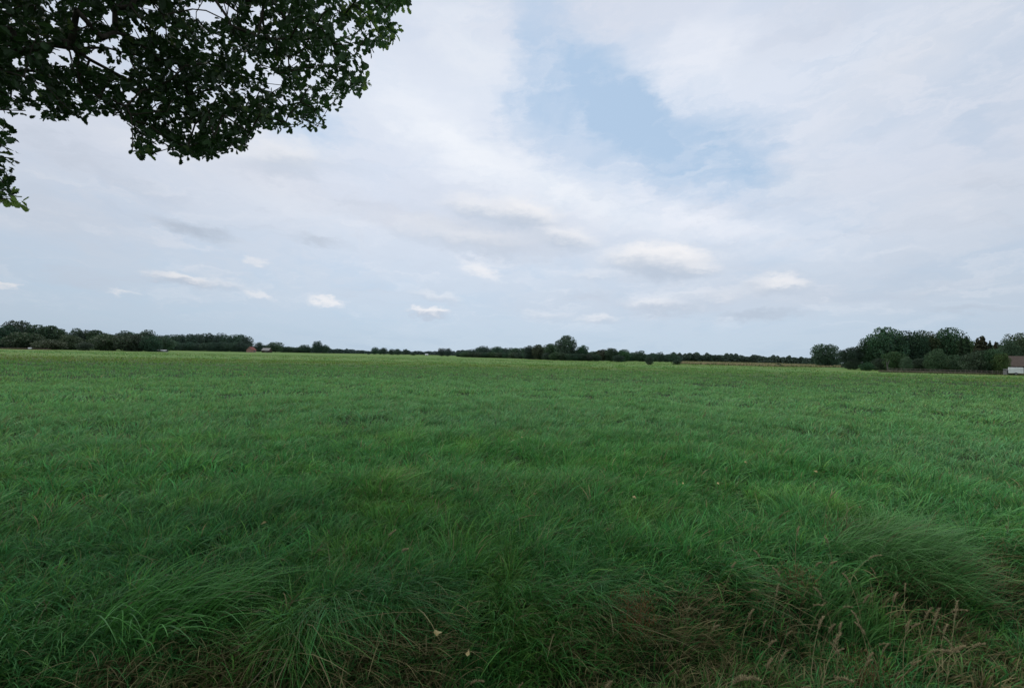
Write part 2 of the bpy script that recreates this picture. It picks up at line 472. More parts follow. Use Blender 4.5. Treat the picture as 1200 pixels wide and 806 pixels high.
G_DEEP = np.array([.078, .290, .052]); G_BLUE = np.array([.118, .325, .112])
G_LIME = np.array([.185, .400, .055]); G_OLIVE = np.array([.190, .290, .065]); G_STRAW = np.array([.36, .30, .15])
G_FAR = np.array([.150, .320, .085])
def grass_colour(x, y, n, near):
    a = fbm(x*.22+5, y*.22+1, 3)[:, None]; b_ = fbm(x*1.3+50, y*1.3+20, 2)[:, None]
    c = G_DEEP*(1-a) + G_BLUE*a
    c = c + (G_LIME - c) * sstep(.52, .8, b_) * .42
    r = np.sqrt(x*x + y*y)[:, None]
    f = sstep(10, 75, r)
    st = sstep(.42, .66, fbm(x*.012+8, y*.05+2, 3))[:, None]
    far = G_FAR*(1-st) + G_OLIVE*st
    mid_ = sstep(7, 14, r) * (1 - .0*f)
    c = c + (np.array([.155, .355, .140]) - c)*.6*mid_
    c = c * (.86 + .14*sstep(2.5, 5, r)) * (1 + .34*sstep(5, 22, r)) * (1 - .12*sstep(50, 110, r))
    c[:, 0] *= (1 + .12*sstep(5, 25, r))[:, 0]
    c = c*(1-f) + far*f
    c = c * rng.uniform(.6, 1.45, (n, 1))
    c[:, 0] *= rng.uniform(.7, 1.3, n)
    k = rng.random(n)
    dry = k < (.022 + .05*sstep(.6, .8, fbm(x*.8+90, y*.8+40, 2)))
    c[dry] = G_STRAW * rng.uniform(.6, 1.2, (dry.sum(), 1))
    lime = (k > .9)
    c[lime] = c[lime]*.5 + G_LIME*.6
    return c

acc = Acc()
rings = [  # r0 r1 blades segs halfangle blades-per-clump clumpradius width height
    (1.6, 4.2, 110000, 6, 64, 26, .065, .0072, .27),
    (4.2, 7.0, 110000, 5, 57, 26, .08, .0088, .27),
    (7.0, 12., 120000, 4, 54, 30, .12, .0115, .28),
    (12., 20., 135000, 3, 53, 24, .17, .016, .24),
    (20., 35., 115000, 3, 52, 22, .28, .026, .23),
    (35., 60., 75000, 2, 51, 16, .5, .045, .23),
    (60., 110., 44000, 2, 51, 16, 1.0, .10, .25),
    (110., 230., 26000, 2, 51, 12, 1.8, .2, .24)]
WIND = math.radians(-12)
for (r0, r1, N, S, ha, per, cr_, wd, hh) in rings:
    nc = N // per
    r = np.sqrt(rng.uniform(r0**2, r1**2, nc)); a = rng.uniform(-math.radians(ha), math.radians(ha), nc)
    cxp = r*np.sin(a); cyp = r*np.cos(a)
    ok = ~((cyp > 100) & (cxp/cyp > .66))
    cxp, cyp = cxp[ok], cyp[ok]; nc = len(cxp)
    hc = hh * (.52 + .9*fbm(cxp*1.1+11, cyp*1.1+3, 3)**1.2) * rng.uniform(.7, 1.35, nc)
    hc *= .92 + .16*fbm(cxp*.13+70, cyp*.2+31, 2)
    th = WIND + 2.2*(fbm(cxp*.8+33, cyp*.8+8, 3)-.5) + rng.normal(0, .95, nc)
    ln = rng.uniform(.05, .62, nc)
    cb = rng.uniform(.72, 1.32, (nc, 1)) if r1 < 13 else rng.uniform(.86, 1.15, (nc, 1)); wc = rng.uniform(.65, 1.7, nc)
    pick = np.repeat(np.arange(nc), per); n = len(pick)
    off = rng.normal(0, 1, (n, 2)) * cr_ * .6
    x = cxp[pick] + off[:, 0]; y = cyp[pick] + off[:, 1]
    s = edge_s(x, y)
    h = hc[pick] * rng.uniform(.55, 1.2, n)
    dirx = np.cos(th[pick])*ln[pick]*1.3 + off[:, 0]/cr_*.6; diry = np.sin(th[pick])*ln[pick]*1.3 + off[:, 1]/cr_*.6
    # over the ditch the blades hang towards it, longer at the brink
    brink = np.exp(-((s-.12)/.28)**2)
    bn = sstep(.42, .62, fbm(x*1.6+4, y*.5+60, 2))
    h = h * (1 + .75*brink*bn - .25*brink*(1-bn)); diry = diry - .8*brink*bn; dirx = dirx + .15*brink
    ld = np.arctan2(diry, dirx) + rng.normal(0, .3, n)
    le = np.clip(np.hypot(dirx, diry), .1, 1.25) * rng.uniform(.7, 1.15, n)
    dr = np.clip(.22 + .38*le*rng.random(n) + .25*brink, 0, .8)
    w_ = wd * rng.uniform(.6, 1.35, n) * wc[pick]
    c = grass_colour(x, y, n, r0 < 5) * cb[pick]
    kk = rng.random(n)
    if r1 < 21:
        weed = (kk < .09*sstep(.5, .7, fbm(x*.7+200, y*.7+120, 2)) + .004) & (s > .3)     # broad-leaved herbs
        w_[weed] *= 3.6; h[weed] *= .6; c[weed] = np.array([.14, .27, .07])*rng.uniform(.6, 1.3, (weed.sum(), 1))
        stem = (kk > .985)                                                                    # thin straw-coloured stems
        w_[stem] *= .45; h[stem] *= 1.35; le[stem] *= .5; c[stem] = np.array([.36, .36, .16])*rng.uniform(.6, 1.2, (stem.sum(), 1))
    # ditch and verge
    ind = sstep(-.10, -.5, s) * sstep(-1.75, -1.2, s)
    verge = s < -1.08
    h = h * (1 - .45*ind); h = np.where(verge, h*.42, h)
    u = rng.random(n)
    ind2 = sstep(.22, -.2, s) * sstep(-1.45, -1.0, s)
    bp = sstep(.3, .55, fbm(x*1.1+14, y*1.1+31, 2))
    brown = (u < .6*ind2*(1-.5*bn)*bp)
    c[brown] = np.array([.30, .27, .12]) * rng.uniform(.4, 1.5, (brown.sum(), 1))
    le = np.where(brown, le*1.5, le)
    vb = verge & (u < .1)
    c[verge] = c[verge]*.3 + np.array([.44, .56, .10])*.7
    c[vb] = np.array([.34, .28, .13]) * rng.uniform(.5, 1.3, (vb.sum(), 1))
    keep = (rng.random(n) > .3*ind)
    P = np.stack([x, y, ground_z(x, y) - .01], -1)
    k = keep
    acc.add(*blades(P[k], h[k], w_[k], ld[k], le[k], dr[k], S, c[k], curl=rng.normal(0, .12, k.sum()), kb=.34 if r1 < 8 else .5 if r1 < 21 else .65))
go = mesh_obj('meadow_grass', acc.mesh('meadow_grass', M_grass))
tag(go, 'long wind-combed green grass covering the whole meadow', 'grass', kind='stuff')

# dry pale strip of meadow at the far right
def gpt(px, Y, z=0.0):                     # ground point under a photo column at depth Y
    d = ray(px, 420); return np.array([d[0]*Y, Y, z])
acc = Acc()
N = 26000
Y = 1/rng.uniform(1/520, 1/165, N); q = rng.random(N)
px = 800 + q*215 + rng.normal(0, 5, N)
x = np.array([(p_-600)/F for p_ in px])*Y
keep = (vnoise(x*.03, Y*.012) > .36) | (rng.random(N) < .25)
keep &= (Y > 175 + 60*np.abs(q-.45))
x, Y = x[keep], Y[keep]; N = len(x)
c = np.array([.46, .37, .21])*rng.uniform(.6, 1.25, (N, 1)); m_ = rng.random(N) < .35
c[m_] = np.array([.14, .18, .07])
acc.add(*blades(np.stack([x, Y, np.zeros(N)], -1), rng.uniform(.35, .9, N), np.full(N, .5), rng.uniform(0, 6.3, N), rng.uniform(.1, .6, N), np.full(N, .1), 2, c))
# low brownish rough grass along the far left hedge
N = 5000
Y = rng.uniform(205, 225, N); px = rng.uniform(-30, 60, N); x = (px-600)/F*Y
c = np.array([.15, .125, .09])*rng.uniform(.6, 1.3, (N, 1))
acc.add(*blades(np.stack([x, Y, np.zeros(N)], -1), rng.uniform(.3, .8, N), np.full(N, .3), rng.uniform(0, 6.3, N), rng.uniform(.1, .6, N), np.full(N, .1), 2, c))
N = 9000
Y = rng.uniform(107, 112, N); px = rng.uniform(1030, 1230, N); x = (px-600)/F*Y
c = np.array([.20, .185, .12])*rng.uniform(.6, 1.3, (N, 1))
acc.add(*blades(np.stack([x, Y, np.zeros(N)], -1), rng.uniform(.2, .5, N), np.full(N, .12), rng.uniform(0, 6.3, N), rng.uniform(.1, .6, N), np.full(N, .1), 2, c))
do = mesh_obj('dry_grass', acc.mesh('dry_grass', M_grass))
tag(do, 'strip of pale dry grass and rough margin along the far edge of the meadow', 'dry grass', kind='stuff')

# ------------------------------------------------------------------ near plants
def ground_hit(px, py, z=0.0):
    d = ray(px, py); k = (z - EYE) / d[2]
    return np.array([d[0]*k, d[1]*k, z])

def tussock(name, px, py, n, hh, wd, dirn, spread, lean, col, label, rad=.22, fan=False, droop=.5):
    p = ground_hit(px, py); p[2] = ground_z(p[0], p[1])
    e = empty(name, tuple(p)); tag(e, label, 'grass tussock')
    rr = rad*np.sqrt(rng.random(n)); aa = rng.uniform(0, 6.283, n)
    x = rr*np.cos(aa); y = rr*np.sin(aa)*.7
    th = dirn + rng.normal(0, spread, n) + (1.5 if fan else .5)*np.sin(aa - dirn)*rr/rad
    h = hh*rng.uniform(.5, 1.2, n)*(1.15-.45*(rr/rad)**2 if fan else 1)
    c = col*rng.uniform(.7, 1.45, (n, 1))
    k = rng.random(n) < .06; c[k] = np.array([.2, .2, .09])
    V, Fq, C_ = blades(np.stack([x, y, ground_z(p[0]+x, p[1]+y)-p[2]-.01], -1), h, wd*rng.uniform(.6, 1.3, n), th, lean*rng.uniform(.6, 1.25, n),
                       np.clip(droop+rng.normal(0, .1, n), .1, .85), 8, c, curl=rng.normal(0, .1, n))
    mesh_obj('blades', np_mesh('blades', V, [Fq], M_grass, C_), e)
    return e
BL = np.array([.12, .36, .075])
tussock('grass_tussock', 190, 738, 330, .60, .012, math.radians(8), .55, 1.0, BL, 'large tussock of long arching grass blades at the left on the ditch edge', .42)
tussock('grass_tussock', 60, 748, 200, .42, .009, math.radians(-20), .7, .8, BL*.8, 'dark tussock of grass in the bottom left corner, left of the large arching one', .35)
tussock('grass_tussock', 640, 722, 420, .42, .0085, math.radians(-50), .55, .85, np.array([.08, .27, .055]), 'deep green tussock hanging over the ditch just left of the rust-brown dead plant', .42)
tussock('grass_tussock', 1052, 660, 1250, .66, .0085, math.radians(-28), .5, .8, np.array([.135, .33, .095]), 'broad silvery green tussock combed over to the right beside the seed heads', .62, fan=True, droop=.5)
tussock('grass_tussock', 985, 700, 420, .38, .007, math.radians(20), .9, .5, np.array([.11, .28, .07]), 'bright green upright tussock below the tan seed heads', .3, droop=.3)
tussock('grass_tussock', 420, 742, 200, .26, .008, math.radians(-10), 1.6, .5, np.array([.07, .27, .055]), 'middling green tussock at the ditch edge between the left arching one and the centre', .36)

# rust-brown withered dock
def dead_plant(px, py, hh, n, label, col):
    p = ground_hit(px, py); p[2] = ground_z(p[0], p[1])
    e = empty('withered_plant', tuple(p)); tag(e, label, 'withered plant')
    mb = MB()
    for i in range(n):
        a = random.uniform(0, 6.28); r = random.uniform(0, .16); L = hh*random.uniform(.6, 1.1)
        x0, y0 = r*math.cos(a), r*math.sin(a); lx, ly = random.gauss(.02, .09), random.gauss(0, .09)
        pts = [(x0+lx*u, y0+ly*u, L*u) for u in (0, .35, .7, 1)]
        mb.tube(pts, [.003, .0026, .002, .001], 4)
    mb.build('stems', M_deadstem, e)
    n2 = n*34
    i_ = rng.random((n2, 2)); a = rng.uniform(0, 6.283, n2); r = .17*np.sqrt(rng.random(n2))
    P = np.stack([r*np.cos(a), r*np.sin(a), hh*rng.uniform(.15, 1.0, n2)], -1)
    V, Fq, C_ = blades(P, rng.uniform(.02, .06, n2), rng.uniform(.004, .010, n2), rng.uniform(0, 6.28, n2), rng.uniform(.3, 1.2, n2), np.full(n2, .4), 2, col*rng.uniform(.5, 1.5, (n2, 1)))
    mesh_obj('seed_cover', np_mesh('seed_cover', V, [Fq], M_grass, C_), e)  # dry seeds scattered over the dead stems
M_deadstem = plain('rusty dead stem', (.14, .075, .03), (.25, .15, .07), 20, .8, .1)
dead_plant(742, 722, .34, 12, 'rust-brown withered plant standing in the ditch right of the deep green tussock', np.array([.30, .14, .05]))
dead_plant(930, 690, .28, 6, 'small reddish withered plant among the tan seed heads', np.array([.26, .17, .07]))
dead_plant(1020, 752, .25, 10, 'low brown withered plant on the verge in front of the bright green tussock', np.array([.24, .17, .07]))

# seed-headed dry stalks
stalk_meshes = []
for k in range(6):
    L = [.55, .48, .62, .4, .52, .58][k]; bx_ = [.12, .2, .08, .16, -.1, .25][k]
    pts = [(bx_*u**2, .03*math.sin(u*2+k), L*(u - .12*u**3)) for u in np.linspace(0, 1, 7)]
    st = MB(); st.tube(pts, [.0022]*4+[.0018, .0014, .001], 4)
    tmp = st.build('stem', M_stem); stm = tmp.data; bpy.data.objects.remove(tmp)
    # plume of many small spikelets along the top third
    n = 170
    u = rng.uniform(0, 1, n); hl = [.10, .085, .12, .07, .1, .11][k]
    tip = np.array(pts[-1]); dirv = np.array(pts[-1]) - np.array(pts[-2]); dirv /= np.linalg.norm(dirv)
    P = tip - dirv*hl*.35 + dirv*(u*hl)[:, None]
    P[:, 0] += .35*bx_*u*u*hl*3; P[:, 2] -= .25*u*u*hl
    P += rng.normal(0, .0032, (n, 3))*(1.25-u[:, None])
    V, Fq, C_ = blades(P, rng.uniform(.010, .022, n), np.full(n, .003), rng.uniform(0, 6.28, n), rng.uniform(.2, .8, n), np.full(n, .2), 2, np.array([.66, .54, .31])*rng.uniform(.55, 1.3, (n, 1)))
    stalk_meshes.append((stm, np_mesh('seed_head', V, [Fq], M_grass, C_)))
stalk_px = [(942,655),(955,648),(965,668),(1003,672),(1022,690),(1030,700),(1045,672),(1058,668),(1072,690),(1086,705),(998,722),(1010,735),
            (945,712),(918,735),(892,694),(884,710),(880,722),(905,672),(930,668),(960,700),(972,640),(990,650),(1040,730),(1095,725),(1110,738),
            (1062,742),(1080,750),(870,690),(862,668),(845,655),(968,612),(965,598),(820,690),(808,770),(820,785),(935,770),(1130,745),(902,742),
            (935,640),(948,668),(975,662),(1012,655),(1036,658),(1052,690),(1066,705),(1078,672),(955,722),(985,705),(1008,700),(925,655),(912,700),(898,650),(1024,722),(1042,745),(1100,690),(1115,715),(968,745),(1000,760),(525,742),(548,772),(592,760),(700,780),(460,640),(436,632)]
for i, (px, py) in enumerate(stalk_px):
    # the photo position is that of the seed head: stand the stalk so that its tip gets there
    s_ = random.uniform(.6, 1.0); k = random.randrange(6)
    tipz = .5*s_*.9
    p = ground_hit(px, py, tipz*.75); p[2] = ground_z(p[0], p[1])
    e = empty('seeding_grass_stalk', tuple(p), random.uniform(-1.0, 1.0), (s_,)*3)
    if px > 800:
        tag(e, 'thin dry grass stalk with a tan seed head in the group at lower right', 'grass stalk', 'tan seed heads at lower right')
    else:
        tag(e, 'thin dry grass stalk with a tan seed head left of the rust-brown plant', 'grass stalk', 'scattered seed heads at lower centre')
    mesh_obj('stem', stalk_meshes[k][0], e); mesh_obj('seed_head', stalk_meshes[k][1], e)

# small withered yellow leaves lying on the grass
yl = [(530,572,'left of centre, the upper of two'),(473,587,''),(627,578,''),(800,566,''),(841,566,''),(1007,594,''),(873,541,''),(956,552,''),
      (612,512,''),(513,741,''),(548,764,''),(309,612,''),(743,582,''),(997,525,''),(118,580,'')]
for i, (px, py, _) in enumerate(yl):
    p = ground_hit(px, py, .30)
    V = []; n = 8
    for k in range(n):
        a = 2*math.pi*k/n; r = .015*(1 + .25*math.sin(3*a+i))
        V.append((1.6*r*math.cos(a), r*math.sin(a), .008*math.sin(2*a+i)))
    mb = MB(); mb.poly(V)
    o = mb.build('withered_leaf', M_yellow); o.location = tuple(p); o.rotation_euler = (random.uniform(-.9, -.3), random.uniform(-.3, .3), random.uniform(0, 3))
    dist = np.linalg.norm(p)
    o.scale = (1.0,)*3
    tag(o, 'small yellow withered leaf caught in the meadow grass' if py < 700 else 'small yellow withered leaf lying over the dark ditch', 'leaf',
        'withered leaves in the meadow' if py < 700 else 'withered leaves over the ditch')

# ------------------------------------------------------------------ trees of the skyline
def crown_mesh(name, kind, seed, mat, n=3600):
    """unit tree, height 1, crown width about 1 (conifer .5)"""
    r_ = np.random.default_rng(seed)
    # bumps spread evenly over an egg, so the crown reads as billowing foliage
    cfg = {'round': (30, .30, .17, .54, .46), 'airy': (24, .32, .135, .52, .48), 'tall': (26, .28, .16, .5, .5),
           'bush': (22, .28, .19, .40, .55)}
    if kind == 'conifer':
        z = .06 + .94*(1-np.sqrt(r_.random(n)))
        a = r_.uniform(0, 6.28, n); lay = .75+.25*np.sin(z*60 + a)
        rr = .26*(1-z)**.8*lay*np.sqrt(r_.uniform(.25, 1, n)) + .012
        P = np.stack([rr*np.cos(a), rr*np.sin(a), z - .12*rr], -1)
        cl = r_.uniform(.7, 1.2, n)
    else:
        nb, hr, br, cz, hz = cfg[kind]
        k = np.arange(nb); ph = k*2.39996 + r_.normal(0, .35, nb); zz = 1-2*(k+.5)/nb
        hor = np.sqrt(1-zz**2); R_ = r_.uniform(.82, 1.12, nb)
        bc = np.stack([hor*np.cos(ph)*hr*R_, hor*np.sin(ph)*hr*R_, cz + zz*(hz-br*.6)*R_*(1.12-.25*hor)], -1)
        bc = np.concatenate([bc, [[0, 0, cz], [0, 0, cz-.12], [0, 0, cz+.12]]])
        bs = np.concatenate([br*r_.uniform(.75, 1.25, nb), [.24, .24, .22]])
        pr = bs**2; pr[-3:] *= .55; pr /= pr.sum()
        li = r_.choice(nb+3, n, p=pr)
        d = r_.normal(0, 1, (n, 3)); d /= np.linalg.norm(d, axis=1)[:, None]
        P = bc[li] + d*(bs[li]*r_.uniform(.45, 1.12, n)**.6)[:, None]*np.array([1, 1, .92])
        cl = r_.uniform(.78, 1.25, nb+3)[li]
        zt = np.percentile(P[:, 2], 99.7); zb = np.percentile(P[:, 2], 1)
        lo_ = {'round': .07, 'airy': .10, 'tall': .04, 'bush': .0}[kind]
        P[:, 2] = lo_ + (P[:, 2]-zb)/(zt-zb)*(1-lo_)
        q_ = np.percentile(np.abs(P[:, :2]), 97); P[:, :2] *= .5/q_
    P[:, 2] = np.clip(P[:, 2], .004, 1.01)
    sz = (.019 if n > 7000 else .025 if kind != 'conifer' else .014)*r_.uniform(.6, 1.5, n)
    u = r_.normal(0, 1, (n, 3)); u /= np.linalg.norm(u, axis=1)[:, None]
    v = np.cross(u, r_.normal(0, 1, (n, 3))); v /= np.linalg.norm(v, axis=1)[:, None]
    u *= sz[:, None]; v *= (sz*.75)[:, None]
    V = np.stack([P-u, P-v*.9, P+u, P+v], 1).reshape(-1, 3)
    Fq = np.arange(n*4).reshape(n, 4)
    base = np.array([.040, .092, .036])
    c = base*(cl*r_.uniform(.7, 1.35, n))[:, None]
    c[:, 0] *= r_.uniform(.8, 1.35, n)
    C_ = np.repeat(c, 4, 0)
    return np_mesh(name, V, [Fq], mat, C_)

def trunk_mesh(name, mat, seed, thick=.016, limbs=6, top=.6):
    r_ = random.Random(seed); mb = MB()
    mb.tube([(0, 0, -.01), (.004, 0, .12), (.01, .006, .3), (-.004, .01, top)], [thick*1.35, thick, thick*.8, thick*.35], 8)
    for k in range(limbs):
        a = r_.uniform(0, 6.28); z = r_.uniform(.16, top*.9); L = r_.uniform(.16, .3)
        mb.tube([(0, 0, z), (L*.5*math.cos(a), L*.5*math.sin(a), z+L*.35), (L*math.cos(a), L*math.sin(a), z+L*.9)], [thick*.5, thick*.32, thick*.1], 5)
    o = mb.build(name, mat); me = o.data; bpy.data.objects.remove(o); return me

PROTO = {}
def proto(kind, var, haze):
    key = (kind, var, haze)
    if key not in PROTO:
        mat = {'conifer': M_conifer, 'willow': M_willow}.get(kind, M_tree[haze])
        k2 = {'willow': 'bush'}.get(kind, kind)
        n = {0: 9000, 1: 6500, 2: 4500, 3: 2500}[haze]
        PROTO[key] = (crown_mesh('crown', k2, var*13+hash_k(kind), mat, n),
                      trunk_mesh('trunk', M_pale_bark if kind == 'willow' else M_bark, var, limbs=0 if kind == 'conifer' else 6, top=.85 if kind == 'conifer' else .6))
    return PROTO[key]
def hash_k(k): return sum(map(ord, k))

def tree(name, px, top, wpx, Y, kind, var, haze, label, cat='tree', group=None, base=0.0):
    colr = (1, 1, 1, 1)
    for wd_, cc_ in (('olive', (1.35, 1.15, .95, 1)), ('brownish', (1.3, .95, .9, 1)), ('greyish', (1.15, 1.0, 1.1, 1)), ('mid green', (1.0, 1.15, 1.0, 1)), ('dark', (.75, .8, .85, 1)), ('reddish', (1.5, .85, .9, 1)), ('greenish', (1.2, 1.35, 1.0, 1))):
        if wd_ in label and not group: colr = cc_; break
    """a tree at depth Y under photo column px whose crown top reaches photo row `top` and is wpx wide"""
    d = ray(px, top); H = EYE + d[2]*Y
    W = wpx/F*Y
    e = empty(name, (d[0]*Y, Y, base), random.uniform(0, 6.28), (W, W, H) if kind != 'conifer' else (W/.52, W/.52, H))
    tag(e, label, cat, group)
    cm, tm = proto(kind, var, haze)
    mesh_obj('crown', cm, e).color = colr; mesh_obj('trunk', tm, e)
    return e

K = ['round', 'airy', 'bush', 'round', 'tall']
# --- far left wood: distinct crowns
for a in [(8,382,26,225,'round',1,1,'round dark tree at the very left edge of the picture'),
          (20,376,24,232,'round',2,1,'tallest domed tree of the left wood, near the left edge'),
          (44,381,26,236,'round',3,1,'second domed tree from the left, right of the tallest'),
          (62,382,24,240,'airy',1,1,'third domed tree from the left in the left wood'),
          (91,385,16,245,'round',1,1,'small pointed dome rising in the left wood'),
          (110,387,24,250,'airy',2,1,'flat-topped tree right of the small pointed dome'),
          (150,388,20,255,'tall',1,1,'slim tree standing in the middle of the left wood'),
          (172,387,26,255,'round',4,1,'last high dome of the near left wood')]:
    tree('broadleaf_tree', *a)
for a in [(30,390,34,222,'bush',1,1,'olive green lower tree in front of the tallest domed tree'),
          (58,398,26,215,'bush',2,1,'greyish olive bush at the foot of the left wood'),
          (100,401,14,214,'bush',3,1,'round green bush standing alone before the left wood'),
          (125,392,30,232,'bush',4,1,'brownish green tree front of the left wood'),
          (155,391,32,232,'bush',5,1,'wide brownish green bush at the right part of the left wood'),
          (178,394,20,232,'bush',6,1,'rounded bush closing the right end of the near left wood'),
          (82,393,22,236,'bush',1,1,'dark green bush between small dome and the olive bushes')]:
    tree('bush', *a[:7], a[7], 'bush')
i = 0
for px in range(-50, 195, 8):
    i += 1
    top = float(np.interp(px, [-50, 0, 20, 60, 80, 120, 170, 195], [386, 386, 386, 388, 392, 392, 392, 397])) + random.uniform(-1.5, 2)
    tree('broadleaf_tree', px+random.uniform(-2, 2), top, random.uniform(15, 24), random.uniform(245, 285), K[i % 4], 1+i % 5, 1,
         'one of the many dark trees filling the left wood behind its front row', group='trees filling the left wood')
# --- second stretch x 185..290, a long row with high airy crowns
i = 0
for px in range(190, 292, 7):
    i += 1
    top = 391.5 + random.uniform(-1.2, 2) + max(0, (px-280))*.35
    tree('broadleaf_tree', px, top, random.uniform(12, 17), random.uniform(440, 480), ['airy', 'round', 'airy', 'tall'][i % 4], 1+i % 5, 2,
         'tree in the long high row between the near left wood and the red house', group='trees of the long high row')
for px in range(186, 292, 6):
    tree('bush', px, random.uniform(400, 403), 11, 425, 'bush', 1+px % 5, 2, 'low dark bush under the long high tree row left of the red house', 'bush', 'bushes under the long high row')
# --- around the red house
for a in [(304,401,9,520,'round',2,2,'small round tree just right of the red roof'),
          (323,401,17,500,'airy',3,2,'pale olive tree right of the grey barn roof'),
          (313,404,14,540,'round',4,2,'low dark tree behind the grey barn'),
          (372,399.5,11,560,'round',3,2,'single dome standing highest between the red house and the gap'),
          (357,404,14,560,'round',1,2,'low tree left of the single dome'),
          (381,404,9,560,'round',5,2,'low tree hard against the right of the single dome')]:
    tree('broadleaf_tree', *a)
for px in range(332, 356, 6):
    tree('bush', px, 406+random.uniform(-.8, .8), 10, 560, 'bush', 1+px % 5, 2, 'low dark bush in the hedge between the pale olive tree and the single dome', 'bush', 'hedge bushes left of the single dome')
# --- the small field trees
for (px, top, wp, Y, v, lab) in [
        (439.5, 407.8, 7, 520, 1, 'tiny round tree, leftmost of the row of field trees left of centre'),
        (446, 410, 4.5, 540, 2, 'second tiny field tree, touching the third'),
        (450, 408.3, 6.5, 530, 3, 'third tiny field tree, slightly taller than its left neighbour'),
        (459, 409.8, 6.5, 500, 4, 'fourth tiny field tree from the left'),
        (466, 409.8, 7, 490, 5, 'fifth tiny field tree, last of the dense ones'),
        (475, 410, 6.5, 560, 6, 'sixth field tree, thin and greyish'),
        (518, 409, 7, 430, 2, 'left tree of the dark pair of field trees near the centre'),
        (525, 409, 7, 425, 3, 'right tree of the dark pair of field trees near the centre')]:
    tree('field_tree', px, top-1.0, wp*1.2, Y, 'airy' if v == 6 else 'round', v, 2, lab)
for (px, top, wp, Y, lab) in [(484, 413, 6, 520, 'low bush between the thin field tree and the white house'), (432, 414, 3, 520, 'tiny bush left of the field trees')]:
    tree('bush', px, top, wp, Y, 'bush', 2, 2, lab, 'bush')
# --- central wood x 533..650
for a in [(566,405.5,15,380,'round',1,2,'dome at the left end of the central wood'),
          (583,406,13,375,'round',2,2,'second dome of the central wood'),
          (620,405,12,290,'tall',2,1,'narrow dark tree in the central wood'),
          (631,404,14,285,'airy',3,1,'rounded brownish tree left of the tall landmark tree'),
          (646,403,16,275,'bush',4,1,'olive green tree leaning on the left of the tall landmark tree'),
          (663,393.6,22,262,'round',5,1,'tallest tree of the horizon, a big rounded crown right of centre'),
          (683,404.8,13,262,'round',3,1,'smaller dome just right of the tall landmark tree'),
          (707,409.5,15,262,'airy',1,1,'pale olive tree left of the broad low crown'),
          (717,408,15,258,'round',2,1,'broad low crown right of the small gap'),
          (730,409.5,14,256,'bush',3,1,'greenish round tree at the right of the broad low crown'),
          (750,411,13,270,'airy',4,1,'thin topped tree behind the round field bush'),
          (774,412.5,9,300,'round',4,2,'small tree right of the round field bush'),
          (789,413.3,12,300,'round',1,2,'last tree at the right end of the central wood')]:
    tree('broadleaf_tree', *a)
for (px, top, wp, Y, lab) in [(761.5, 417.5, 9, 150, 'round green bush standing out in the field before the central wood'),
                              (725, 416, 12, 235, 'dark bush at the foot of the broad low crown'),
                              (793, 421.5, 9, 170, 'flat green bush at the left end of the pale dry strip'),
                              (912, 426, 5, 190, 'tiny dark bush in the pale dry strip')]:
    tree('bush', px, top, wp, Y, 'bush', 3, 1, lab, 'bush')
i = 0
for px in np.arange(540, 800, 6.5):
    i += 1
    top = float(np.interp(px, [535, 548, 560, 600, 650, 690, 720, 800], [412.5, 409.5, 407.5, 408, 406, 412, 412.5, 416.5])) + random.uniform(-.8, 1)
    Y = float(np.interp(px, [540, 600, 650, 800], [400, 380, 290, 320]))
    tree('broadleaf_tree', px+random.uniform(-1, 1), top, random.uniform(10, 14), Y*random.uniform(1.0, 1.06), K[i % 4], 1+i % 5, 2 if px < 600 or px > 760 else 1,
         'one of the dark trees filling the central wood between its named crowns', group='trees filling the central wood')
for px in np.arange(546, 700, 8):
    Y = float(np.interp(px, [540, 600, 650, 800], [375, 350, 256, 250]))
    tree('bush', px, float(np.interp(px, [540, 650, 700], [412.5, 413, 415])), 12, Y, 'bush', 1+int(px) % 5, 1, 'low undergrowth bush along the foot of the central wood', 'bush', 'undergrowth of the central wood')
# --- right hand group
R = 'of the right-hand grove'
for a in [(968,403.5,27,215,'round',2,1,'lone rounded tree standing left of the right-hand grove'),
          (997,407,22,140,'airy',1,0,'dark feathery tree at the left end of the right-hand grove'),
          (1019,396,22,138,'airy',3,0,'thin-crowned tree showing sky through its leaves left of the tallest grove tree'),
          (1039,384,34,136,'airy',5,0,'tall ragged tree with a flat wispy top in the right-hand grove'),
          (1057,388.5,28,138,'round',4,0,'dark broad tree right of the wispy-topped one'),
          (1072,388,26,136,'tall',3,0,'upright tree in the middle of the right-hand grove'),
          (1085,389,24,138,'round',1,0,'olive topped tree left of the great dome'),
          (1110,385,36,136,'round',5,0,'great domed tree at the middle right of the grove'),
          (1131,398,20,132,'airy',2,0,'lower leafy tree right of the great dome'),
          (1192,391,28,128,'round',3,0,'large round tree above the brown roof at the right edge'),
          (1183,399,18,124,'round',2,0,'smaller round tree hard left of the tree above the brown roof'),
          (1216,388,36,140,'round',4,0,'high tree at the right edge behind the brown roof')]:
    tree('broadleaf_tree', *a)
for (px, top, wp, Y, lab) in [(1133, 394, 7, 122, 'narrow pointed conifer, leftmost of the conifers'), (1126, 396.5, 6, 124, 'short thin conifer behind the leftmost conifer'),
                              (1151, 393.3, 15, 118, 'widest conifer with a reddish brown double top'), (1145.5, 396, 10, 119, 'brownish conifer leaning on the widest one'),
                              (1160, 399.5, 8, 118, 'green conifer right of the widest one'), (1166.5, 400.5, 7, 116, 'thin reddish conifer, rightmost of the conifers')]:
    tree('conifer', px, top-.6, wp*1.75, Y, 'conifer', int(px) % 4, 0, lab, 'conifer')
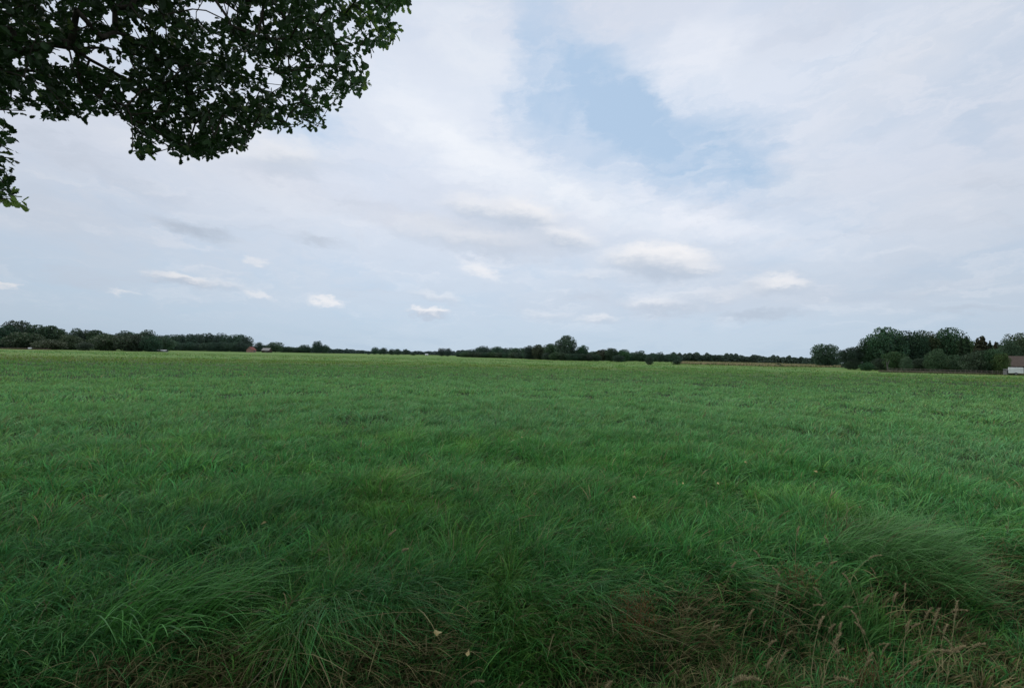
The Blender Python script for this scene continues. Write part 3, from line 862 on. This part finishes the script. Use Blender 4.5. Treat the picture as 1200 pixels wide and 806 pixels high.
for (px, top, wp, Y, kind, lab) in [
        (1016, 424.5, 13, 122, 'bush', 'low round dark bush before the left end of the grove'),
        (1062, 418, 11, 122, 'willow', 'small silvery willow bush in front of the grove'),
        (1096, 409, 19, 121, 'bush', 'rounded mid green bush before the great domed tree'),
        (1048, 412, 20, 126, 'bush', 'brownish weeping bush before the wispy-topped tree'),
        (1124, 416, 20, 120, 'bush', 'wide green bush under the leftmost conifers'),
        (1145, 411, 26, 112, 'bush', 'broad dark bush under the widest conifer'),
        (1163, 409, 22, 110, 'bush', 'greyish green bush beside the white trailer, left of the brown roof'),
        (1173, 414, 15, 108, 'bush', 'olive bush touching the left end of the brown roof'),
        (1000, 420, 16, 138, 'bush', 'dark undergrowth bush at the foot of the feathery tree'),
        (1078, 420, 18, 128, 'bush', 'shaded bush deep in the middle of the grove'),
        (1108, 420, 18, 128, 'bush', 'shaded bush deep under the great domed tree'),
        (1032, 420, 16, 130, 'bush', 'shaded bush left of the pale trunk')]:
    tree('bush', px, top, wp, Y, kind, int(px) % 5+1, 0, lab, 'bush')
i = 0
for px in np.arange(1024, 1180, 11):
    i += 1
    top = float(np.interp(px, [1020, 1040, 1110, 1130, 1180], [400, 394, 394, 402, 406]))
    tree('broadleaf_tree', px, top, 22, 150, ['round', 'bush'][i % 2], 1+i % 5, 0, 'dark tree filling the back of the right-hand grove', group='trees filling the back of the grove')
# pale bare trunk at the front of the grove
p = gpt(1040.5, 119)
e = empty('bare_trunk', tuple(p)); tag(e, 'pale bare trunk leaning at the front of the grove, left of the silvery willow', 'tree trunk')
mb = MB(); mb.tube([(0, 0, -.1), (-.05, 0, .8), (-.15, .1, 1.7), (-.3, .1, 2.6)], [.2, .15, .13, .1], 10)
mb.tube([(-.12, .1, 1.5), (.2, .1, 2.1), (.45, .1, 2.9)], [.12, .09, .05], 7)
mb.build('trunk', M_pale_bark, e)

# --- the farthest woods: one mass on the skyline
def mass(name, xs, tops, Ys, dens, label, haze=3, lo=0):
    n = dens
    px = rng.uniform(xs[0], xs[-1], n)
    top = np.interp(px, xs, tops); Y = np.interp(px, xs, Ys)*rng.uniform(.98, 1.05, n)
    hx = np.array([ray(a, b)[0] for a, b in zip(px, top)]); hz = np.array([ray(a, b)[2] for a, b in zip(px, top)])
    H = EYE + hz*Y
    lump = .72 + .42*np.sqrt(np.abs(np.sin(px*.35 + 2*np.sin(px*.11))))*vnoise(px*.28, px*0+3)*1.25
    z = H*np.minimum(lump, 1.12)*rng.random(n)**.7
    P = np.stack([hx*Y, Y, z], -1)
    sz = Y*.0016*rng.uniform(.6, 1.5, n)
    u = rng.normal(0, 1, (n, 3)); u /= np.linalg.norm(u, axis=1)[:, None]
    v = np.cross(u, rng.normal(0, 1, (n, 3))); v /= np.linalg.norm(v, axis=1)[:, None]
    u *= sz[:, None]; v *= sz[:, None]
    V = np.stack([P-u, P-v, P+u, P+v], 1).reshape(-1, 3)
    c = np.array([.036, .066, .030])*rng.uniform(.7, 1.35, (n, 1))
    o = mesh_obj(name, np_mesh(name, V, [np.arange(n*4).reshape(n, 4)], M_tree[haze], np.repeat(c, 4, 0)))
    tag(o, label, 'wood', kind='stuff')
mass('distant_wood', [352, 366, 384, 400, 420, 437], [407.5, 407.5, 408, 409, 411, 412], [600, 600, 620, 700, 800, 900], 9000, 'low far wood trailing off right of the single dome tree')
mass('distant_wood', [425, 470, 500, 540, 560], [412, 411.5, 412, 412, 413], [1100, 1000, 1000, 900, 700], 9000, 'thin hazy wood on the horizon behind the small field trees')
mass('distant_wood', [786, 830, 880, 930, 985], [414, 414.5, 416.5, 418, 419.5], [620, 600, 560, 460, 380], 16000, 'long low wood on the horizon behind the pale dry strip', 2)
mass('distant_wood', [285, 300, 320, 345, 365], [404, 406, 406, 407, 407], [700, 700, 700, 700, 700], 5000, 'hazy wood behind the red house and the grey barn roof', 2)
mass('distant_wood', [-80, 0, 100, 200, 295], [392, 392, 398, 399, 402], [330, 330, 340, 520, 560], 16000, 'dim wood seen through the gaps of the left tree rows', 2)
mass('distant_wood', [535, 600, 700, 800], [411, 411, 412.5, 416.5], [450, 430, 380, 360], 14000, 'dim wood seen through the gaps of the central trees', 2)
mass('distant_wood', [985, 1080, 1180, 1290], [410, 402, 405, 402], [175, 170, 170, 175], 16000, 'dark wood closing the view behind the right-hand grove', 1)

# ------------------------------------------------------------------ buildings
def house(name, px, Y, w_, dep, wall_h, roof_h, rz, wall, roof, label, cat='house', windows=2, chimney=True, hip=False):
    p = gpt(px, Y); e = empty(name, tuple(p), rz); tag(e, label, cat)
    x, y = w_/2, dep/2
    mb = MB(); mb.box(-x, x, -y, y, 0, wall_h)
    mb.poly([(-x, -y, wall_h), (-x, y, wall_h), (-x, 0, wall_h+roof_h-.12)]); mb.poly([(x, -y, wall_h), (x, y, wall_h), (x, 0, wall_h+roof_h-.12)])
    mb.build('wall', wall, e)
    mb = MB(); o_ = .35
    for s in (-1, 1):
        a = (s*(y+o_), wall_h-.22); b_ = (0, wall_h+roof_h)
        mb.poly([(-x-o_, a[0], a[1]), (x+o_, a[0], a[1]), (x+o_, 0, b_[1]), (-x-o_, 0, b_[1])])
        mb.poly([(-x-o_, a[0], a[1]-.12), (x+o_, a[0], a[1]-.12), (x+o_, 0, b_[1]-.12), (-x-o_, 0, b_[1]-.12)])
        mb.poly([(-x-o_, a[0], a[1]), (x+o_, a[0], a[1]), (x+o_, a[0], a[1]-.12), (-x-o_, a[0], a[1]-.12)])
    rf = mb.build('roof', roof, e)
    if chimney:
        mb = MB(); mb.box(x*.4-.3, x*.4+.3, -.3, .3, wall_h+roof_h-.6, wall_h+roof_h+.6); mb.build('chimney', M_brick, rf)
    mb = MB(); mb.box(-.5, .5, -y-.05, -y+.02, 0.02, min(2.05, wall_h-.15)); mb.build('door', M_wood, e)
    for k in range(windows):
        xx = -x + w_*(k+.5)/windows*.9 + .3
        if abs(xx) < 1.1: xx += 1.4
        zz = wall_h*.42
        mb = MB(); mb.box(xx-.6, xx+.6, -y-.06, -y+.02, zz, zz+wall_h*.38); f = mb.build('window', M_white, e)
        mb = MB(); mb.box(xx-.5, xx+.5, -y-.075, -y-.055, zz+.1, zz+wall_h*.38-.1); mb.build('pane', M_glass, f)
    return e
house('red_house', 294, 415, 4.6, 6.0, 2.2, 2.6, math.radians(80), M_pink_wall, M_roof_red, 'small house with pale red gable and red roof beside the long high tree row')
house('grey_barn', 312.5, 430, 6.5, 6, 2.2, 2.0, 0, M_brick, M_grey, 'low barn with a pale grey roof right of the red house', 'barn', 1, False)
house('white_house', 500, 640, 3.4, 3, 1.3, .7, 0, M_white, M_white, 'tiny white building on the horizon left of the dark pair of field trees', 'house', 1, False)
house('brown_roofed_farmhouse', 1222, 116, 11, 7, 2.25, 2.4, math.radians(-47), M_brick, M_roof_brown, 'low dark farmhouse with a brown tiled roof cut by the right edge', 'farmhouse', 4)
# white low bits far left
house('white_shed', 190, 236, 4.0, 2.5, .8, .25, 0, M_grey, M_white, 'low whitish shed at the foot of the left wood', 'shed', 1, False)
p = gpt(34.5, 206); mb = MB()
mb.tube([(-.8, 0, .42), (-.7, 0, .42), (0, 0, .42), (.7, 0, .42), (.8, 0, .42)], [.25, .4, .42, .4, .25], 16)
o = mb.build('silage_bale', M_white, smooth=True); o.location = tuple(p); tag(o, 'small white wrapped bale lying before the wood at far left', 'bale')

# white trailer
p = gpt(1190.3, 104); e = empty('white_trailer', tuple(p), math.radians(-44)); tag(e, 'boxy white trailer parked in front of the farmhouse with the brown roof', 'trailer')
mb = MB(); mb.box(-1.15, 1.15, -.8, .8, .45, 1.75); ob = mb.build('body', M_white, e)
bv = ob.modifiers.new('bevel', 'BEVEL'); bv.width = .09; bv.segments = 3
mb = MB(); mb.box(.35, .8, -.812, -.79, .55, 1.6); mb.build('door', M_white, e)
for sy in (-.72, .72):
    mb = MB(); n = 20
    mb.tube([(0, sy-.1, .32), (0, sy+.1, .32)], [.32, .32], n)
    wob = mb.build('wheel', M_rubber, e)
    mb = MB(); mb.tube([(0, sy-.11, .32), (0, sy+.11, .32)], [.17, .17], 14); mb.build('rim', M_grey, wob)
mb = MB(); mb.tube([(1.1, 0, .5), (1.7, 0, .5), (1.9, 0, .52)], [.05, .05, .07], 6); mb.build('tow_bar', M_grey, e)
# grey crate beside it
p = gpt(1181, 105); e = empty('grey_hutch', tuple(p)); tag(e, 'small grey hutch left of the white trailer', 'hutch')
mb = MB(); mb.box(-.65, .65, -.4, .4, .1, 1.15); mb.build('body', M_grey, e)
mb = MB(); mb.poly([(-.75, -.5, 1.15), (.75, -.5, 1.15), (.75, .5, 1.35), (-.75, .5, 1.35)]); mb.poly([(-.75, -.5, 1.11), (.75, -.5, 1.11), (.75, .5, 1.31), (-.75, .5, 1.31)]); mb.build('roof', M_grey, e)
mb = MB(); mb.box(-.3, .3, -.42, -.405, .2, .95); mb.build('door', M_wood, e)

# the field fence before the grove
A = gpt(1040, 117); B = gpt(1182, 106)
e = empty('wooden_fence', tuple(A)); tag(e, 'low weathered wooden field fence running along the foot of the grove', 'fence')
dv = B - A; Lf = np.linalg.norm(dv); nf = 24
for k in range(nf+1):
    c_ = dv*k/nf; hh = random.uniform(.85, 1.0)
    mb = MB(); mb.tube([(c_[0], c_[1], -.1), (c_[0]+random.uniform(-.03, .03), c_[1], hh)], [.07, .055], 7); mb.build('post', M_wood, e)
for z in (.42, .78):
    mb = MB()
    for k in range(nf):
        a, b_ = dv*k/nf, dv*(k+1)/nf
        mb.tube([(a[0], a[1]-.07, z+random.uniform(-.02, .02)), (b_[0], b_[1]-.07, z+random.uniform(-.02, .02))], [.05, .05], 5)
    mb.build('rail', M_wood, e)

# ------------------------------------------------------------------ the near oak
POLY = np.array([(-40,-60),(478,-60),(482,4),(470,14),(455,16),(466,38),(452,52),(436,58),(432,72),(424,84),(432,100),(424,113),(408,106),(400,112),(398,128),
                 (380,126),(378,148),(362,152),(350,146),(334,156),(318,150),(300,152),(290,172),(276,178),(262,176),(250,182),(232,186),(218,185),(206,180),
                 (196,168),(182,160),(176,172),(180,182),(164,184),(152,176),(158,152),(146,138),(134,136),(122,128),(112,134),(98,141),(86,136),
                 (70,140),(52,140),(34,136),(24,132),(14,128),(16,150),(19,178),(14,205),(18,232),(4,236),(-40,240)], float)
def in_poly(px, py, poly=POLY):
    r = np.zeros(len(px), bool); n = len(poly); j = n-1
    for i in range(n):
        xi, yi = poly[i]; xj, yj = poly[j]
        c = ((yi > py) != (yj > py)) & (px < (xj-xi)*(py-yi)/(yj-yi+1e-12)+xi)
        r ^= c; j = i
    return r
HOLES = [(72,66,16,12),(112,70,14,8),(245,14,22,10),(96,26,8,7),(128,22,8,7),(292,78,6,7),(322,96,8,8),(40,132,9,4),(22,72,7,7),(205,82,6,5),(228,152,6,5),(160,40,7,6),(338,140,6,4),(62,30,5,5),(396,40,5,4),(354,55,4,4),(176,10,9,5),(190,38,6,4),(145,78,10,5),(268,10,9,7),(300,12,5,5),(60,10,6,5),(35,45,5,4),(48,100,5,4),(92,118,6,4),(182,122,6,5),(212,130,5,4),(248,118,5,4),(270,140,5,4),(365,95,6,5),(385,70,5,5),(412,60,5,5),(340,75,6,5),(300,110,5,4),(332,120,5,4),(18,112,6,5),(410,28,5,4),(440,30,5,4),(375,12,5,4),(330,20,5,4),(150,112,5,4),(240,60,4,4),(130,50,9,5)]
def in_hole(px, py, f=1.0):
    r = np.zeros(len(px), bool)
    for (a, b_, c, d) in HOLES: r |= ((px-a)/(c*f))**2 + ((py-b_)/(d*f))**2 < 1
    return r
# twigs' end points: the part of the crown over the picture ...
att = []
N = 4200
px = rng.uniform(-40, 480, N); py = rng.uniform(-55, 238, N)
ok = in_poly(px, py) & ~in_hole(px, py, .9)
# thin out a little where the photo is loose
dens = np.where((px < 200) & (py < 60), .9, 1.0)*np.where(px > 380, .75, 1)
ok &= rng.random(N) < dens
px, py = px[ok], py[ok]
px, py = px[:900], py[:900]
for a, b_ in zip(px, py):
    Yd = random.uniform(4.6, 7.2) - .8*max(0, (200-a)/240)
    d = ray(a, b_); att.append((d[0]*Yd, Yd, EYE+d[2]*Yd))
n_view = len(att)
# ... and the rest of the crown, out of the picture, above and to the left, spread to shade the foreground
N = 5200
d = rng.normal(0, 1, (N, 3)); d /= np.linalg.norm(d, axis=1)[:, None]
P = np.array([-6.6, 1.6, 9.2]) + d*np.array([7.2, 6.6, 5.4])*(rng.random(N)**.33)[:, None]
P = P[P[:, 2] > 3.6]
qx, qy = proj(P)
bad = (qx > -25) & (qx < 1225) & (qy > -40) & (qy < 900)
P = P[~bad][:1150]
att = np.array(att + [tuple(p_) for p_ in P])

TR = np.array([-7.4, .6, 0.0])
nodes = [(-7.4, .6, -.1), (-7.38, .62, .8), (-7.35, .65, 1.8), (-7.2, .8, 2.9), (-7.05, .9, 3.6)]
par = [-1, 0, 1, 2, 3]
def chain(start, pts):
    cur = start
    for p_ in pts:
        a = np.array(nodes[cur]); b_ = np.array(p_); L = np.linalg.norm(b_-a); m = max(1, int(L/.35))
        for k in range(1, m+1):
            q = a + (b_-a)*k/m + (rng.normal(0, .02, 3) if k < m else 0)
            nodes.append(tuple(q)); par.append(cur); cur = len(nodes)-1
    return cur
def W(px, py, Y):
    d = ray(px, py); return (d[0]*Y, Y, EYE+d[2]*Y)
j = chain(4, [(-6.4, 2.6, 4.3), W(-10, 42, 4.8), W(85, 57, 5.1)])
chain(j, [W(125, 56, 5.3), W(145, 62, 5.5), W(190, 70, 5.9), W(260, 90, 6.1), W(330, 100, 6.3)])
chain(j, [W(105, 70, 5.2), W(135, 86, 5.5), W(170, 105, 5.6), W(225, 140, 5.7)])
j2 = chain(4, [(-6.3, 2.2, 5.6), (-5.2, 4.0, 6.8), W(215, -25, 6.0)])
chain(j2, [W(262, 2, 6.0), W(300, 30, 6.1), W(350, 50, 6.2), W(420, 40, 6.3)])
chain(j2, [W(300, -30, 6.2), W(400, -20, 6.3)])
chain(4, [(-7.0, 1.4, 6.0), (-6.6, 1.8, 9.0), (-6.2, 1.6, 12.0)])
chain(4, [(-8.6, 0, 5.6), (-10.4, -.6, 7.6)])
chain(4, [(-6.2, -.6, 5.4), (-4.2, -2.2, 7.4)])
chain(4, [(-6.0, 1.8, 6.0), (-3.0, 1.8, 8.8), (-1.4, 1.6, 9.5)])
chain(4, [(-8.2, 2.4, 5.4), (-9.6, 4.6, 7.2)])
nodes_a = np.zeros((60000, 3)); nn = len(nodes); nodes_a[:nn] = nodes
order = np.argsort(np.linalg.norm(att - np.array([-7.0, .9, 4.5]), axis=1))
tips = []
for k in order:
    a = att[k]
    dd = np.linalg.norm(nodes_a[5:nn] - a, axis=1); near = 5 + int(np.argmin(dd)); L = dd[near-5]
    m = max(1, int(L/.16)); cur = near
    b0 = nodes_a[near]; side = rng.normal(0, .06, 3)*L
    for q in range(1, m+1):
        u = q/m; pt = b0 + (a-b0)*u + side*math.sin(u*math.pi) + np.array([0, 0, .10*L*math.sin(u*math.pi)])
        nodes_a[nn] = pt; par.append(cur); cur = nn; nn += 1
    tips.append(cur)
nodes_a = nodes_a[:nn]; par = np.array(par)
rad = np.zeros(nn); P_ = 2.35
rad_p = np.zeros(nn)
haschild = np.zeros(nn, bool); haschild[par[par >= 0]] = True
rad_p[~haschild] = .0042**P_
for i in range(nn-1, 0, -1):
    if rad_p[i] == 0: rad_p[i] = .004**P_
    rad_p[par[i]] += rad_p[i]
rad = rad_p**(1/P_)
rad[:5] = np.maximum(rad[:5], [.5, .38, .34, .32, .3])
# frustums for every edge
def edges_mesh(idx, name, mat, sides):
    A_ = nodes_a[par[idx]]; B_ = nodes_a[idx]
    ra = np.minimum(rad[par[idx]], rad[idx]*1.35 + .002); rb = rad[idx]
    t_ = B_-A_; t_ /= np.maximum(np.linalg.norm(t_, axis=1), 1e-6)[:, None]
    B2 = B_ + t_*rb[:, None]*.3
    u = np.cross(t_, np.array([.21, .13, .97])); u /= np.linalg.norm(u, axis=1)[:, None]; v = np.cross(t_, u)
    an = np.arange(sides)*2*np.pi/sides
    ring = u[:, None]*np.cos(an)[None, :, None] + v[:, None]*np.sin(an)[None, :, None]
    V = np.concatenate([A_[:, None] + ring*ra[:, None, None], B2[:, None] + ring*rb[:, None, None]], 1)
    n = len(idx); base = np.arange(n)[:, None]*2*sides; k = np.arange(sides)[None]; k2 = (k+1) % sides
    Fq = np.stack([base+k, base+k2, base+sides+k2, base+sides+k], -1).reshape(-1, 4)
    return np_mesh(name, V.reshape(-1, 3), [Fq], mat, smooth=True)
oak = empty('oak_tree', tuple(TR)); tag(oak, 'near oak tree whose dark leafy branches hang into the top left of the picture', 'tree')
def oak_child(name, me):
    o = mesh_obj(name, me, oak); o.location = tuple(-TR); return o
allidx = np.arange(1, nn)
oak_child('trunk', edges_mesh(np.arange(1, 5), 'trunk', M_bark, 20))
oak_child('branches', edges_mesh(np.arange(5, nn), 'branches', M_bark, 6))

# lobed oak leaf, two halves folded along the midrib
half = [(0, 0), (.10, .06), (.22, .20), (.31, .15), (.44, .33), (.54, .24), (.68, .38), (.78, .25), (.92, .22), (1.0, 0)]
def leaf_field(cent, per, spread, size, colmul):
    nc = len(cent); n = nc*per
    C0 = np.repeat(cent, per, 0)
    off = rng.normal(0, 1, (n, 3)); off *= (spread*rng.random(n)**.5/np.linalg.norm(off, axis=1))[:, None]
    off[:, 2] *= .75
    P = C0+off
    ax = off/np.linalg.norm(off, axis=1)[:, None]*.8 + rng.normal(0, .5, (n, 3)); ax[:, 2] -= .25
    ax /= np.linalg.norm(ax, axis=1)[:, None]
    nrm = rng.normal(0, .55, (n, 3)); nrm[:, 2] += 1.0
    sdv = np.cross(ax, nrm); sdv /= np.linalg.norm(sdv, axis=1)[:, None]; nrm = np.cross(sdv, ax)
    s = size*rng.uniform(.5, 1.3, n)
    h = np.array(half); nh = len(h)
    V = np.empty((n, 2, nh, 3), np.float32)
    for k, sg in ((0, 1), (1, -1)):
        loc = ax[:, None]*h[None, :, 0, None] + sg*sdv[:, None]*h[None, :, 1, None]*.95 + nrm[:, None]*(h[None, :, 1, None]*.35 - .12*h[None, :, 0, None]**2)
        V[:, k] = P[:, None] + loc*s[:, None, None]
    F1 = np.arange(n*2*nh).reshape(n*2, nh)
    c = np.array([.035, .075, .022])*rng.uniform(.6, 1.4, (n, 1))*colmul
    lime = rng.random(n) < .04; c[lime] = np.array([.10, .15, .035])
    return V.reshape(-1, 3), F1, np.repeat(c, 2*nh, 0), P
tipP = nodes_a[np.array(tips)]
mask_view = np.zeros(len(tips), bool)
mask_view = (order < n_view)
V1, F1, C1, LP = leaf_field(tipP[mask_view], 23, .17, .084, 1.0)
# drop leaves that stray across the outline or into the open gaps
nl = len(LP); LP = C1*0 if False else V1.reshape(nl, -1, 3).mean(1); qx, qy = proj(LP)
jit = rng.normal(0, 2.5, (2, nl))
inside = (~((qx < 26) & (qy > 128) & (rng.random(nl) < .55))) & ((qx < 0) | (qy < 0) | (in_poly(qx+jit[0], qy+jit[1]) & ~(in_hole(qx, qy, 1.25) & (rng.random(nl) < .96))))
def filt(V, Fq, C_, keep, nh=len(half)):
    V = V.reshape(-1, 2*nh*3)[keep].reshape(-1, 3); C_ = C_.reshape(-1, 2*nh*3)[keep].reshape(-1, 3)
    return V, np.arange(len(V)).reshape(-1, nh), C_
C1 = C1*np.repeat(1 + .7*sstep(250, 450, qx), 2*len(half))[:, None]  # sunlit look painted in: leaf colour brightens towards the right
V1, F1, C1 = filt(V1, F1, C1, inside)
V2, F2, C2, LP2 = leaf_field(tipP[~mask_view], 22, .42, .15, 1.0)
qx, qy = proj(LP2)
V2, F2, C2 = filt(V2, F2, C2, ~((qx > -12) & (qx < 1212) & (qy > -12) & (qy < 820)))
# bright sprays at the tip of the branch, sunlight painted into their leaf colour, as in the photo
spr = [W(425, 12, 5.0), W(420, 18, 5.0), W(416, 8, 5.0), W(430, 20, 5.0), W(455, 38, 5.3), W(463, 36, 5.3), W(447, 44, 5.3), W(474, 4, 5.6), W(8, 231, 4.2), W(14, 233, 4.2), W(431, 98, 5.7), W(170, 178, 5.2)]
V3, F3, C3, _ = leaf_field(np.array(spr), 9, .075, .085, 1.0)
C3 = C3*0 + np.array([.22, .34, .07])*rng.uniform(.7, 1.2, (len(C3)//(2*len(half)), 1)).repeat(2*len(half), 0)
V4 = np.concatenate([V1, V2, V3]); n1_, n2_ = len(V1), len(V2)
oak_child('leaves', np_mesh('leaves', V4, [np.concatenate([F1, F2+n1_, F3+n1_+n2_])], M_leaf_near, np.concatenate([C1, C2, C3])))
